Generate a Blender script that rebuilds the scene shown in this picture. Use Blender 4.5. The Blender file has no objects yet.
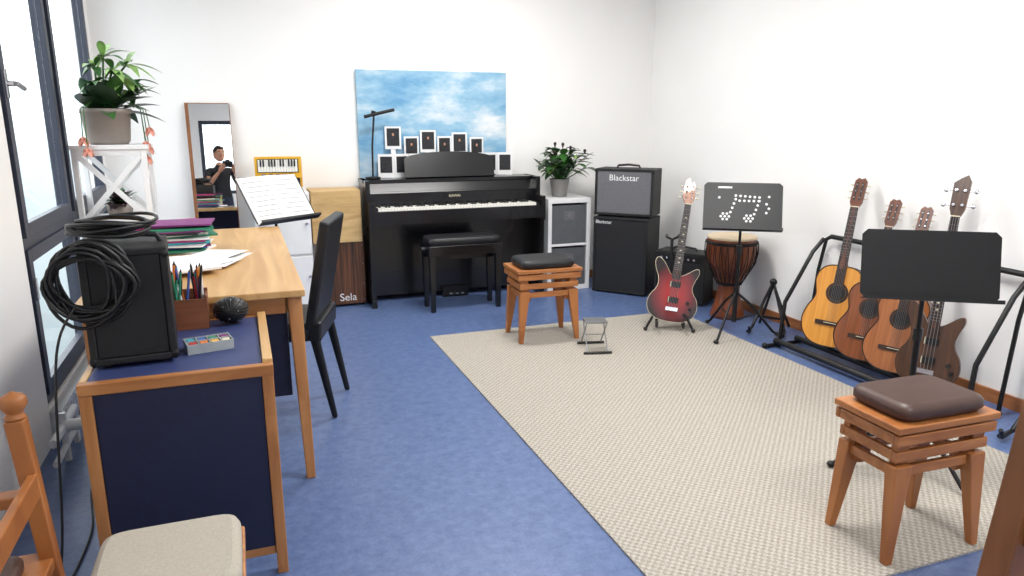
import bpy, math, random
from mathutils import Matrix, Vector, Euler
random.seed(7)
R=math.radians
D=bpy.data
scene=bpy.context.scene
scene.view_settings.view_transform='Standard'
scene.view_settings.look='None'

# ---------------- materials ----------------
def s2l(c):
    return tuple(((x/255)/12.92 if x/255<=0.04045 else ((x/255+0.055)/1.055)**2.4) for x in c)+(1,)
def base(name):
    m=D.materials.new(name); m.use_nodes=True
    nt=m.node_tree; return m,nt,nt.nodes['Principled BSDF']
def mat(name,c,rough=.5,metal=0,var=.06,scale=20,bump=0,bscale=200,emit=0,coat=0):
    m,nt,b=base(name); c=s2l(c)
    tc=nt.nodes.new('ShaderNodeTexCoord')
    n=nt.nodes.new('ShaderNodeTexNoise'); n.inputs['Scale'].default_value=scale; n.inputs['Detail'].default_value=4
    nt.links.new(tc.outputs['Object'],n.inputs['Vector'])
    r=nt.nodes.new('ShaderNodeValToRGB')
    r.color_ramp.elements[0].position=.3; r.color_ramp.elements[1].position=.7
    r.color_ramp.elements[0].color=tuple(x*(1-var) for x in c[:3])+(1,)
    r.color_ramp.elements[1].color=tuple(min(1,x*(1+var)) for x in c[:3])+(1,)
    nt.links.new(n.outputs['Fac'],r.inputs['Fac']); nt.links.new(r.outputs['Color'],b.inputs['Base Color'])
    b.inputs['Roughness'].default_value=rough; b.inputs['Metallic'].default_value=metal
    b.inputs['Coat Weight'].default_value=coat
    if emit:
        b.inputs['Emission Color'].default_value=c; b.inputs['Emission Strength'].default_value=emit
    if bump:
        n2=nt.nodes.new('ShaderNodeTexNoise'); n2.inputs['Scale'].default_value=bscale
        nt.links.new(tc.outputs['Object'],n2.inputs['Vector'])
        bp=nt.nodes.new('ShaderNodeBump'); bp.inputs['Strength'].default_value=bump; bp.inputs['Distance'].default_value=.002
        nt.links.new(n2.outputs['Fac'],bp.inputs['Height']); nt.links.new(bp.outputs['Normal'],b.inputs['Normal'])
    return m
def wood(name,c1,c2,stretch=(30,2,30),rough=.45,scale=1.0,coat=0):
    m,nt,b=base(name)
    tc=nt.nodes.new('ShaderNodeTexCoord'); mp=nt.nodes.new('ShaderNodeMapping')
    mp.inputs['Scale'].default_value=stretch
    n=nt.nodes.new('ShaderNodeTexNoise'); n.inputs['Scale'].default_value=scale; n.inputs['Detail'].default_value=5; n.inputs['Distortion'].default_value=.6
    r=nt.nodes.new('ShaderNodeValToRGB'); r.color_ramp.elements[0].position=.35; r.color_ramp.elements[1].position=.68
    r.color_ramp.elements[0].color=s2l(c1); r.color_ramp.elements[1].color=s2l(c2)
    nt.links.new(tc.outputs['Object'],mp.inputs['Vector']); nt.links.new(mp.outputs['Vector'],n.inputs['Vector'])
    nt.links.new(n.outputs['Fac'],r.inputs['Fac']); nt.links.new(r.outputs['Color'],b.inputs['Base Color'])
    b.inputs['Roughness'].default_value=rough; b.inputs['Coat Weight'].default_value=coat
    return m

M={}
M['wall']=mat('wall_paint',(243,242,240),.8,var=.01,scale=3,bump=.15,bscale=120)
M['ceil']=mat('ceiling_paint',(245,245,243),.9,var=.01)
M['black']=mat('black_satin',(14,14,16),.42,var=.1)
M['blackgloss']=mat('black_piano',(10,10,13),.25,var=.05,coat=.2)
M['blackmetal']=mat('black_metal',(20,20,22),.4,metal=.3)
M['tolex']=mat('black_tolex',(15,15,17),.6,var=.3,scale=300,bump=.5,bscale=500)
M['grill']=mat('grey_grill_cloth',(104,104,108),.8,var=.35,scale=400)
M['darkgrill']=mat('dark_grill_cloth',(24,24,27),.8,var=.4,scale=400)
M['leather']=mat('black_leather',(22,22,25),.45,var=.1,bump=.3,bscale=180)
M['brownleather']=mat('brown_leather',(72,50,43),.42,var=.12,bump=.3,bscale=150)
M['beige']=mat('beige_fabric',(180,173,160),.9,var=.08,scale=150,bump=.5,bscale=400)
M['white']=mat('white_lacquer',(235,235,235),.4,var=.01)
M['key']=mat('white_keys',(240,238,230),.3,var=.01)
M['paper']=mat('white_paper',(235,235,235),.8,var=.02)
M['ink']=mat('paper_print',(130,130,135),.8)
M['chrome']=mat('chrome',(200,200,205),.2,metal=1,var=.02)
M['silver']=mat('grey_metal',(150,152,155),.35,metal=.7)
M['frame']=mat('window_frame_navy',(44,50,66),.45,var=.05)
M['bluelino']=mat('navy_lino',(54,66,112),.5,var=.08)
M['navy']=mat('navy_panel',(24,30,60),.6,var=.08,scale=60)
M['desk']=wood('oak_desk',(186,140,84),(216,176,120),(14,1.2,14),.4)
M['pine']=wood('pine_edge',(162,104,56),(194,136,82),(20,20,3),.45)
M['pineh']=wood('pine_edge_h',(162,104,56),(194,136,82),(3,20,20),.45)
M['cherry']=wood('cherry_stool',(148,88,44),(180,116,64),(8,8,3),.38)
M['cherryd']=wood('cherry_stool_board',(150,90,46),(184,122,70),(3,16,24),.38)
M['brownwood']=wood('walnut_brown',(116,72,40),(146,96,58),(12,12,3),.45)
M['birch']=wood('birch_ply',(186,150,96),(216,182,128),(3,20,20),.5)
M['zebra']=wood('zebra_wood',(34,20,14),(120,76,48),(70,70,1.2),.4)
M['basew']=wood('baseboard_wood',(140,84,46),(172,112,66),(3,3,20),.45)
M['spruce']=wood('spruce_top',(196,128,44),(218,154,66),(60,2,2),.3,coat=.3)
M['cedar']=wood('cedar_top',(104,54,26),(138,76,38),(60,2,2),.3,coat=.3)
M['cedar2']=wood('cedar_top_light',(136,78,40),(166,102,56),(60,2,2),.3,coat=.3)
M['darktop']=wood('dark_guitar_top',(50,30,20),(86,54,34),(60,2,2),.3,coat=.3)
M['mahog']=wood('mahogany',(78,38,20),(110,58,32),(3,20,3),.35,coat=.3)
M['rosewood']=wood('rosewood',(34,20,14),(56,34,24),(3,30,3),.4)
M['cream']=mat('cream_plastic',(225,214,185),.4)
M['skin']=mat('skin',(196,142,112),.55,var=.05)
M['hair']=mat('dark_hair',(34,26,22),.7,var=.3,scale=80)
M['shirt']=mat('black_tshirt',(28,28,32),.85)
M['jeans']=mat('dark_jeans',(36,42,62),.85)
M['shoe']=mat('shoe_leather',(30,26,24),.5)
M['leaf']=mat('leaf_green',(52,98,42),.4,var=.35,scale=14)
M['leafl']=mat('leaf_variegated',(136,172,96),.4,var=.3,scale=25)
M['leafd']=mat('leaf_dark',(30,54,30),.4,var=.3,scale=20)
M['pink']=mat('pink_petal',(222,150,130),.6)
M['plum']=mat('plum_flower',(40,18,28),.5)
M['pot']=mat('taupe_pot',(138,128,120),.5,var=.04)
M['potg']=mat('grey_pot',(146,144,141),.45,var=.04)
M['soil']=mat('soil',(50,38,28),.95,var=.3)
M['greybox']=mat('grey_storage_box',(88,91,95),.8,var=.08)
M['yellow']=mat('yellow_pearl',(226,172,46),.3,var=.05)
M['purple']=mat('purple_folder',(120,40,110),.5)
M['magenta']=mat('pink_folder',(186,60,120),.5)
M['green']=mat('green_folder',(40,130,100),.5)
M['blue']=mat('blue_folder',(50,90,170),.5)
M['red']=mat('red_plastic',(190,40,40),.4)
M['orange']=mat('orange_plastic',(225,120,40),.4)
M['teal']=mat('teal_plastic',(60,170,190),.4)
M['penbox']=wood('pencil_box_wood',(110,62,38),(140,84,54),(3,20,20),.5)
M['hide']=mat('drum_hide',(215,195,165),.7)
M['djembe']=wood('djembe_wood',(96,44,18),(146,76,36),(10,10,3),.35,coat=.3)
M['rope']=mat('drum_rope',(24,20,20),.8)
M['photo']=mat('photo_print',(34,34,38),.5,var=.6,scale=60)
M['clear']=mat('clear_plastic_box',(170,176,178),.2,var=.1)
M['radiator']=mat('radiator_white',(205,208,212),.4)

# floor
m,nt,b=base('blue_linoleum'); M['floor']=m
tc=nt.nodes.new('ShaderNodeTexCoord')
n1=nt.nodes.new('ShaderNodeTexNoise'); n1.inputs['Scale'].default_value=22; n1.inputs['Detail'].default_value=9; n1.inputs['Roughness'].default_value=.8
r=nt.nodes.new('ShaderNodeValToRGB'); r.color_ramp.elements[0].position=.3; r.color_ramp.elements[1].position=.72
r.color_ramp.elements[0].color=s2l((66,86,130)); r.color_ramp.elements[1].color=s2l((106,126,168))
nt.links.new(tc.outputs['Object'],n1.inputs['Vector']); nt.links.new(n1.outputs['Fac'],r.inputs['Fac']); nt.links.new(r.outputs['Color'],b.inputs['Base Color'])
b.inputs['Roughness'].default_value=.38
# rug
m,nt,b=base('woven_rug'); M['rug']=m
tc=nt.nodes.new('ShaderNodeTexCoord'); mp=nt.nodes.new('ShaderNodeMapping')
mp.inputs['Location'].default_value=(0,0,.5)
ck=nt.nodes.new('ShaderNodeTexChecker'); ck.inputs['Scale'].default_value=66
ck.inputs['Color1'].default_value=s2l((186,180,170)); ck.inputs['Color2'].default_value=s2l((162,155,144))
mp.inputs['Scale'].default_value=(1,1,0.0001)
nz=nt.nodes.new('ShaderNodeTexNoise'); nz.inputs['Scale'].default_value=110; nz.inputs['Detail'].default_value=3
mx=nt.nodes.new('ShaderNodeMixRGB'); mx.blend_type='MULTIPLY'; mx.inputs['Fac'].default_value=.55
rr=nt.nodes.new('ShaderNodeValToRGB'); rr.color_ramp.elements[0].position=.35; rr.color_ramp.elements[0].color=(.55,.53,.5,1); rr.color_ramp.elements[1].position=.55; rr.color_ramp.elements[1].color=(1,1,1,1)
nt.links.new(tc.outputs['Object'],mp.inputs['Vector']); nt.links.new(mp.outputs['Vector'],ck.inputs['Vector'])
nt.links.new(tc.outputs['Object'],nz.inputs['Vector']); nt.links.new(nz.outputs['Fac'],rr.inputs['Fac'])
nt.links.new(ck.outputs['Color'],mx.inputs['Color1']); nt.links.new(rr.outputs['Color'],mx.inputs['Color2'])
nt.links.new(mx.outputs['Color'],b.inputs['Base Color']); b.inputs['Roughness'].default_value=.95
bp=nt.nodes.new('ShaderNodeBump'); bp.inputs['Strength'].default_value=.6; bp.inputs['Distance'].default_value=.003
nt.links.new(ck.outputs['Fac'],bp.inputs['Height']); nt.links.new(bp.outputs['Normal'],b.inputs['Normal'])
# sky canvas
m,nt,b=base('sky_canvas_print'); M['canvas']=m
tc=nt.nodes.new('ShaderNodeTexCoord'); mp=nt.nodes.new('ShaderNodeMapping'); mp.inputs['Scale'].default_value=(1.3,1,2.8); mp.inputs['Location'].default_value=(5.2,0,2.3)
mp.inputs['Rotation'].default_value=(0,R(-14),0)
n1=nt.nodes.new('ShaderNodeTexNoise'); n1.inputs['Scale'].default_value=1.5; n1.inputs['Detail'].default_value=9; n1.inputs['Roughness'].default_value=.62
r=nt.nodes.new('ShaderNodeValToRGB'); e=r.color_ramp.elements
e[0].position=.36; e[0].color=s2l((100,156,196)); e[1].position=.66; e[1].color=s2l((222,227,230)); x=e.new(.5); x.color=s2l((148,188,212))
sp=nt.nodes.new('ShaderNodeSeparateXYZ'); r2=nt.nodes.new('ShaderNodeValToRGB'); r2.color_ramp.elements[0].position=.1; r2.color_ramp.elements[0].color=s2l((150,190,215)); r2.color_ramp.elements[1].position=.3; r2.color_ramp.elements[1].color=(1,1,1,1)
mx=nt.nodes.new('ShaderNodeMixRGB'); mx.blend_type='MULTIPLY'; mx.inputs['Fac'].default_value=.6
nt.links.new(tc.outputs['Object'],mp.inputs['Vector']); nt.links.new(mp.outputs['Vector'],n1.inputs['Vector']); nt.links.new(n1.outputs['Fac'],r.inputs['Fac'])
nt.links.new(tc.outputs['Object'],sp.inputs['Vector']); nt.links.new(sp.outputs['Z'],r2.inputs['Fac'])
nt.links.new(r.outputs['Color'],mx.inputs['Color1']); nt.links.new(r2.outputs['Color'],mx.inputs['Color2']); nt.links.new(mx.outputs['Color'],b.inputs['Base Color']); b.inputs['Roughness'].default_value=.7
# sunburst
m,nt,b=base('red_sunburst_flame'); M['burst']=m
tc=nt.nodes.new('ShaderNodeTexCoord'); mp=nt.nodes.new('ShaderNodeMapping'); mp.inputs['Location'].default_value=(0,-.19*4.2,0); mp.inputs['Scale'].default_value=(5.4,4.2,0.01)
ln=nt.nodes.new('ShaderNodeVectorMath'); ln.operation='LENGTH'
r=nt.nodes.new('ShaderNodeValToRGB'); e=r.color_ramp.elements; e[0].position=.2; e[0].color=s2l((164,26,24)); e[1].position=.9; e[1].color=s2l((22,4,8)); x=e.new(.62); x.color=s2l((108,8,18))
nt.links.new(tc.outputs['Object'],mp.inputs['Vector']); nt.links.new(mp.outputs['Vector'],ln.inputs[0]); nt.links.new(ln.outputs['Value'],r.inputs['Fac'])
nt.links.new(r.outputs['Color'],b.inputs['Base Color']); b.inputs['Roughness'].default_value=.3; b.inputs['Coat Weight'].default_value=.15
# mirror
m,nt,b=base('mirror_silver'); M['mirror']=m
b.inputs['Base Color'].default_value=(.9,.92,.92,1); b.inputs['Metallic'].default_value=1; b.inputs['Roughness'].default_value=.01
# window glass
m,nt,b=base('window_glass'); M['glass']=m
nt.nodes.remove(b); t=nt.nodes.new('ShaderNodeBsdfTransparent'); g=nt.nodes.new('ShaderNodeBsdfGlossy'); g.inputs['Roughness'].default_value=.02
ms=nt.nodes.new('ShaderNodeMixShader'); ms.inputs[0].default_value=.07
nt.links.new(t.outputs[0],ms.inputs[1]); nt.links.new(g.outputs[0],ms.inputs[2]); nt.links.new(ms.outputs[0],nt.nodes['Material Output'].inputs[0])
# glow for the added, unseen ceiling fill panels
m,nt,b=base('fill_panel_glow'); M['fill_panel']=m
b.inputs['Base Color'].default_value=(1,1,1,1); b.inputs['Emission Color'].default_value=(1,.98,.95,1); b.inputs['Emission Strength'].default_value=3

# ---------------- builder ----------------
def catmull(pts,n=6,closed=True):
    out=[]; N=len(pts)
    rng=range(N) if closed else range(N-1)
    for i in rng:
        if closed: p=[pts[(i+k-1)%N] for k in range(4)]
        else: p=[pts[max(0,min(N-1,i+k-1))] for k in range(4)]
        p=[Vector(q) for q in p]
        for j in range(n):
            t=j/n
            out.append(.5*((2*p[1])+(-p[0]+p[2])*t+(2*p[0]-5*p[1]+4*p[2]-p[3])*t*t+(-p[0]+3*p[1]-3*p[2]+p[3])*t**3))
    if not closed: out.append(Vector(pts[-1]))
    return out

class B:
    def __init__(s): s.v=[];s.f=[];s.mi=[];s.sm=[];s.mats=[];s.T=Matrix()
    def add(s,vs,fs,m,smooth=False):
        m=M[m] if isinstance(m,str) else m
        if m not in s.mats: s.mats.append(m)
        k=s.mats.index(m); o=len(s.v)
        s.v+= [s.T@Vector(v) for v in vs]
        for f in fs: s.f.append([i+o for i in f]); s.mi.append(k); s.sm.append(smooth)
    def box(s,x0,x1,y0,y1,z0,z1,m):
        vs=[(x,y,z) for z in (z0,z1) for x,y in ((x0,y0),(x1,y0),(x1,y1),(x0,y1))]
        s.add(vs,[(3,2,1,0),(4,5,6,7),(0,1,5,4),(1,2,6,5),(2,3,7,6),(3,0,4,7)],m)
    def obox(s,c,size,rot,m):
        T=s.T; s.T=T@Matrix.Translation(c)@Euler([R(a) for a in rot]).to_matrix().to_4x4()
        a,b_,c_=[q/2 for q in size]; s.box(-a,a,-b_,b_,-c_,c_,m); s.T=T
    def beam(s,p,q,w0,d0,w1,d1,m):
        p=Vector(p);q=Vector(q)
        vs=[p+Vector((x*w0/2,y*d0/2,0)) for x,y in ((-1,-1),(1,-1),(1,1),(-1,1))]+[q+Vector((x*w1/2,y*d1/2,0)) for x,y in ((-1,-1),(1,-1),(1,1),(-1,1))]
        if p.z<=q.z: fs=[(3,2,1,0),(4,5,6,7),(0,1,5,4),(1,2,6,5),(2,3,7,6),(3,0,4,7)]
        else: fs=[(0,1,2,3),(7,6,5,4),(4,5,1,0),(5,6,2,1),(6,7,3,2),(7,4,0,3)]
        s.add(vs,fs,m)
    def tube(s,pts,r,m,n=8,closed=False,caps=True):
        pts=[Vector(p) for p in pts]; N=len(pts)
        rs=r if isinstance(r,(list,tuple)) else [r]*N
        vs=[];up=None
        for i,p in enumerate(pts):
            if closed: t=(pts[(i+1)%N]-pts[i-1])
            else: t=pts[min(N-1,i+1)]-pts[max(0,i-1)]
            if t.length<1e-9: t=Vector((0,0,1))
            t.normalize()
            if up is None:
                up=Vector((0,0,1)) if abs(t.z)<.9 else Vector((1,0,0))
            a=(up-t*up.dot(t))
            if a.length<1e-6: a=t.orthogonal()
            a.normalize(); up=a; b_=t.cross(a)
            for k in range(n):
                an=2*math.pi*k/n; vs.append(p+(a*math.cos(an)+b_*math.sin(an))*rs[i])
        fs=[]
        for i in range(N if closed else N-1):
            j=(i+1)%N
            for k in range(n):
                l=(k+1)%n; fs.append((i*n+k,i*n+l,j*n+l,j*n+k))
        s.add(vs,fs,m,True)
        if caps and not closed:
            s.add(vs[:n],[tuple(range(n-1,-1,-1))],m); s.add(vs[-n:],[tuple(range(n))],m)
    def cyl(s,p,q,r,m,r2=None,n=20): s.tube([p,q],[r,r if r2 is None else r2],m,n)
    def lathe(s,prof,c,m,n=28,smooth=True):
        vs=[];fs=[]
        for rr,z in prof:
            for k in range(n):
                a=2*math.pi*k/n; vs.append((c[0]+rr*math.cos(a),c[1]+rr*math.sin(a),c[2]+z))
        for i in range(len(prof)-1):
            for k in range(n):
                l=(k+1)%n; fs.append((i*n+k,i*n+l,(i+1)*n+l,(i+1)*n+k))
        s.add(vs,fs,m,smooth)
    def ell(s,c,rad,m,nu=16,nv=10,rot=None):
        T=s.T
        s.T=T@Matrix.Translation(c)@(Euler([R(a) for a in rot]).to_matrix().to_4x4() if rot else Matrix())
        vs=[];fs=[]
        for i in range(nv+1):
            th=math.pi*i/nv
            for k in range(nu):
                a=2*math.pi*k/nu; vs.append((rad[0]*math.sin(th)*math.cos(a),rad[1]*math.sin(th)*math.sin(a),-rad[2]*math.cos(th)))
        for i in range(nv):
            for k in range(nu):
                l=(k+1)%nu; fs.append((i*nu+k,i*nu+l,(i+1)*nu+l,(i+1)*nu+k))
        s.add(vs,fs,m,True); s.T=T
    def prism(s,out,z0,z1,m,mt=None,mside=None):
        n=len(out)
        lo=[(p[0],p[1],z0) for p in out]; hi=[(p[0],p[1],z1) for p in out]
        s.add(lo,[tuple(range(n-1,-1,-1))],m); s.add(hi,[tuple(range(n))],mt or m)
        s.add(lo+hi,[(i,(i+1)%n,n+(i+1)%n,n+i) for i in range(n)],mside or m)
    def cushion(s,x0,x1,y0,y1,z0,z1,m,k=.03):
        cx,cy=(x0+x1)/2,(y0+y1)/2; vs=[];fs=[]; N=32
        rows=[(-k,z0),(0,z0+(z1-z0)*.3),(0,z0+(z1-z0)*.65),(-k*.5,z1-(z1-z0)*.12),(-k*1.6,z1)]
        def ring(off,z):
            a=(x1-x0)/2+off; b_=(y1-y0)/2+off; o=[]
            for i in range(N):
                t=2*math.pi*i/N; c,sn=math.cos(t),math.sin(t); e=.28
                o.append((cx+a*math.copysign(abs(c)**e,c),cy+b_*math.copysign(abs(sn)**e,sn),z))
            return o
        for off,z in rows: vs+=ring(off,z)
        for i in range(len(rows)-1):
            for j in range(N):
                l=(j+1)%N; fs.append((i*N+j,i*N+l,(i+1)*N+l,(i+1)*N+j))
        s.add(vs,fs,m,True); s.add(vs[-N:],[tuple(range(N))],m,True); s.add(vs[:N],[tuple(range(N-1,-1,-1))],m)
    def leaf(s,base_,az,el,L,W,droop,m,seg=6,fold=.25):
        bx,by,bz=base_; vs=[]; d=Vector((math.cos(az),math.sin(az),0)); side=Vector((-math.sin(az),math.cos(az),0))
        for i in range(seg+1):
            t=i/seg
            p=Vector((bx,by,bz))+d*(L*t*math.cos(el))+Vector((0,0,L*t*math.sin(el)-droop*t*t))
            w=W*math.sin(math.pi*min(1,max(0,t))**.85)*.5+.001
            vs+=[p-side*w+Vector((0,0,w*fold)),p,p+side*w+Vector((0,0,w*fold))]
        fs=[]
        for i in range(seg):
            a=i*3; fs+=[(a,a+1,a+4,a+3),(a+1,a+2,a+5,a+4)]
        s.add(vs,fs,m,True)
    def build(s,name,matrix=None,bevel=0,parent=None):
        me=D.meshes.new(name+'_mesh')
        if matrix is None:
            xs=[v.x for v in s.v];ys=[v.y for v in s.v];zs=[v.z for v in s.v]
            o=Vector(((min(xs)+max(xs))/2,(min(ys)+max(ys))/2,min(zs)))
            vs=[v-o for v in s.v]; mw=Matrix.Translation(o)
        else: vs=s.v; mw=matrix
        me.from_pydata(vs,[],s.f); 
        for m in s.mats: me.materials.append(m)
        for i,p in enumerate(me.polygons): p.material_index=s.mi[i]; p.use_smooth=s.sm[i]
        me.update()
        ob=D.objects.new(name,me); scene.collection.objects.link(ob); ob.matrix_world=mw
        if bevel:
            b_=ob.modifiers.new('bev','BEVEL'); b_.width=bevel; b_.segments=2; b_.limit_method='ANGLE'; b_.angle_limit=R(50)
        if parent:
            ob.parent=parent; ob.matrix_parent_inverse=parent.matrix_world.inverted()
        return ob
def TR(x,y,z=0,rz=0,rx=0): return Matrix.Translation((x,y,z))@Matrix.Rotation(R(rz),4,'Z')@Matrix.Rotation(R(rx),4,'X')
def text(s,name,size,mw,parent,m,ext=.0005):
    c=D.curves.new(name,'FONT'); c.body=s; c.size=size; c.align_x='CENTER'; c.align_y='CENTER'; c.extrude=ext; c.materials.append(M[m])
    o=D.objects.new(name,c); scene.collection.objects.link(o); o.parent=parent; o.matrix_world=mw
    o.parent=parent; o.matrix_parent_inverse=parent.matrix_world.inverted(); o.matrix_world=mw
    return o

# ---------------- room ----------------
XL,XR,YB,YF,H=-.9,3.63,6.0,-1.7,3.0
WT=.10
b=B(); b.box(XL-WT,XR+.2,YF-.2,YB+.2,-.1,0,'floor'); b.build('floor')
b=B(); b.box(XL-WT,XR+.2,YF-.2,YB+.2,H,H+.1,'ceil'); b.build('ceiling')
b=B(); b.box(XL-WT,XR+.2,YB,YB+.2,0,H,'wall'); b.build('wall_back')
b=B(); b.box(XR,XR+.2,YF,YB,0,H,'wall'); b.build('wall_right')
WY0,WY1,WZ0,WZ1=3.62,5.86,.17,2.8
b=B()
b.box(XL-WT,XL,YF,WY0,0,H,'wall'); b.box(XL-WT,XL,WY1,YB,0,H,'wall'); b.box(XL-WT,XL,WY0,WY1,0,WZ0,'wall'); b.box(XL-WT,XL,WY0,WY1,WZ1,H,'wall')
b.build('wall_left')
fx0,fx1,fz0,fz1=-.45,.75,1.05,2.3
b=B()
b.box(XL-WT,fx0,YF-.2,YF,0,H,'wall'); b.box(fx1,XR+.2,YF-.2,YF,0,H,'wall'); b.box(fx0,fx1,YF-.2,YF,0,fz0,'wall'); b.box(fx0,fx1,YF-.2,YF,fz1,H,'wall')
b.build('wall_front')
b=B(); b.box(XL+.02,XR,YB-.015,YB,0,.07,'basew'); b.build('baseboard_back')
b=B(); b.box(XR-.015,XR,YF,YB-.016,0,.07,'basew'); b.build('baseboard_right')
# left windows
def casement(b,y0,y1,z0,z1,x):
    w=.06
    b.box(x-.035,x,y0,y0+w,z0,z1,'frame'); b.box(x-.035,x,y1-w,y1,z0,z1,'frame')
    b.box(x-.035,x,y0+w,y1-w,z0,z0+w,'frame'); b.box(x-.035,x,y0+w,y1-w,z1-w,z1,'frame')
    b.box(x-.03,x-.026,y0+w,y1-w,z0+w,z1-w,'glass')
for i,(a,c) in enumerate(((WY0,4.66),(4.66,WY1))):
    b=B(); x=XL-.01; th=.05
    b.box(x-th,x,a,a+.05,WZ0,WZ1,'frame'); b.box(x-th,x,c-.05,c,WZ0,WZ1,'frame')
    b.box(x-th,x,a+.05,c-.05,WZ0,WZ0+.06,'frame'); b.box(x-th,x,a+.05,c-.05,WZ1-.06,WZ1,'frame'); b.box(x-th,x,a+.05,c-.05,.885,.955,'frame')
    casement(b,a+.04,c-.04,.945,WZ1-.05,x+.018); casement(b,a+.04,c-.04,WZ0+.05,.89,x+.014)
    if i==0:
        hy=a+.075
        b.cyl((x+.018,hy,1.6),(x+.05,hy,1.6),.012,'chrome'); b.box(x+.018,x+.026,hy-.015,hy+.015,1.54,1.66,'chrome')
        b.tube([(x+.05,hy,1.6),(x+.055,hy+.03,1.6),(x+.05,hy+.15,1.585)],.011,'silver')
        b.box(x+.014,x+.022,hy-.015,hy+.015,.66,.76,'chrome')
    b.build('window_%d'%(i+1),bevel=.003)
b=B(); b.box(fx0,fx1,YF-.1,YF-.04,fz0,fz0+.06,'frame'); b.box(fx0,fx1,YF-.1,YF-.04,fz1-.06,fz1,'frame'); 
for xx in (fx0,.12,fx1-.06): b.box(xx,xx+.06,YF-.1,YF-.04,fz0+.06,fz1-.06,'frame')
b.box(fx0+.06,fx1-.06,YF-.075,YF-.07,fz0+.06,fz1-.06,'glass'); b.build('window_3')
b=B(); b.box(XL,XL+.05,WY0,4.7,.03,.15,'radiator')
for i in range(20): b.box(XL+.05,XL+.055,WY0+.02+i*.05,WY0+.045+i*.05,.045,.135,'radiator')
b.tube([(XL+.1,3.2,.16),(XL+.1,3.3,.16),(XL+.1,3.62,.16),(XL+.08,3.7,.1)],.018,'radiator'); b.tube([(XL+.1,3.2,.07),(XL+.1,3.72,.07)],.014,'radiator')
b.cyl((XL+.1,3.4,0),(XL+.1,3.4,.22),.014,'radiator'); b.cyl((XL+.1,3.4,.16),(XL+.19,3.4,.16),.026,'radiator'); b.box(XL+.09,XL+.11,3.58,3.62,0,.16,'radiator')
b.build('radiator')
# rug
b=B(); b.box(1.135,3.09,1.51,4.62,0,.008,'rug'); b.build('area_rug')
RZ=.008

# ---------------- unseen ceiling fill lights, added to carry most of the room light ----------------
for i,(x,y,p) in enumerate(((1.6,4.5,54),(1.9,2.2,66),(1.7,0,44))):
    b=B(); b.box(x-.65,x+.65,y-.16,y+.16,H-.06,H,'white'); b.box(x-.62,x+.62,y-.13,y+.13,H-.066,H-.0595,'fill_panel')
    o=b.build('ceiling_fill_panel')
    l=D.lights.new('ceiling_fill_light','AREA'); l.shape='RECTANGLE'; l.size=1.24; l.size_y=.26; l.energy=p; l.color=(1,.98,.95)
    lo=D.objects.new('ceiling_fill_light',l); scene.collection.objects.link(lo); lo.location=(x,y,H-.075)
    lo.parent=o; lo.matrix_parent_inverse=o.matrix_world.inverted()

# ---------------- desk ----------------
b=B(); z=.80; DZ=z; dy0=2.87; dx1=.205
b.box(-.6,dx1,dy0,4.73,z-.028,z,'desk')
b.box(dx1-.075,dx1-.02,dy0+.06,4.68,z-.1,z-.028,'desk'); b.box(-.57,-.53,dy0+.06,4.68,z-.1,z-.028,'desk'); b.box(-.53,dx1-.075,dy0+.04,dy0+.06,z-.1,z-.028,'pineh')
for lx,ly in ((dx1-.04,dy0+.055),(dx1-.04,4.66),(-.55,dy0+.055),(-.55,4.66)):
    b.beam((lx+.015 if lx>0 else lx,ly-.055 if ly<3.5 else ly+.02,0),(lx,ly,z-.028),.036,.036,.055,.055,'pine')
b.box(-.5,dx1-.07,dy0+.075,dy0+.095,.34,z-.028,'navy')
b.build('writing_desk',bevel=.004)
# blue side table
b=B(); z=.72; x0,x1,y0,y1=-.48,.05,2.22,2.85
b.box(x0+.02,x1-.03,y0+.03,y1-.02,z-.025,z-.002,'bluelino')
b.box(x0,x1,y0,y0+.03,z-.035,z,'pineh'); b.box(x1-.03,x1,y0+.03,y1,z-.035,z+.012,'desk'); b.box(x0,x0+.02,y0+.03,y1,z-.035,z,'desk'); b.box(x0,x1-.03,y1-.02,y1,z-.035,z,'pineh')
for lx in (x0+.018,x1-.018):
    for ly in (y0+.02,y1-.02): b.beam((lx,ly,0),(lx,ly,z-.035),.034,.034,.034,.034,'pine')
b.box(x0+.035,x1-.035,y0+.01,y0+.028,.1,z-.035,'navy'); b.box(x0+.035,x1-.035,y1-.03,y1-.012,.1,z-.035,'navy'); b.box(x0+.035,x1-.035,y0+.012,y0+.03,.07,.1,'pineh')
b.build('blue_topped_side_table',bevel=.003)

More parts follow.
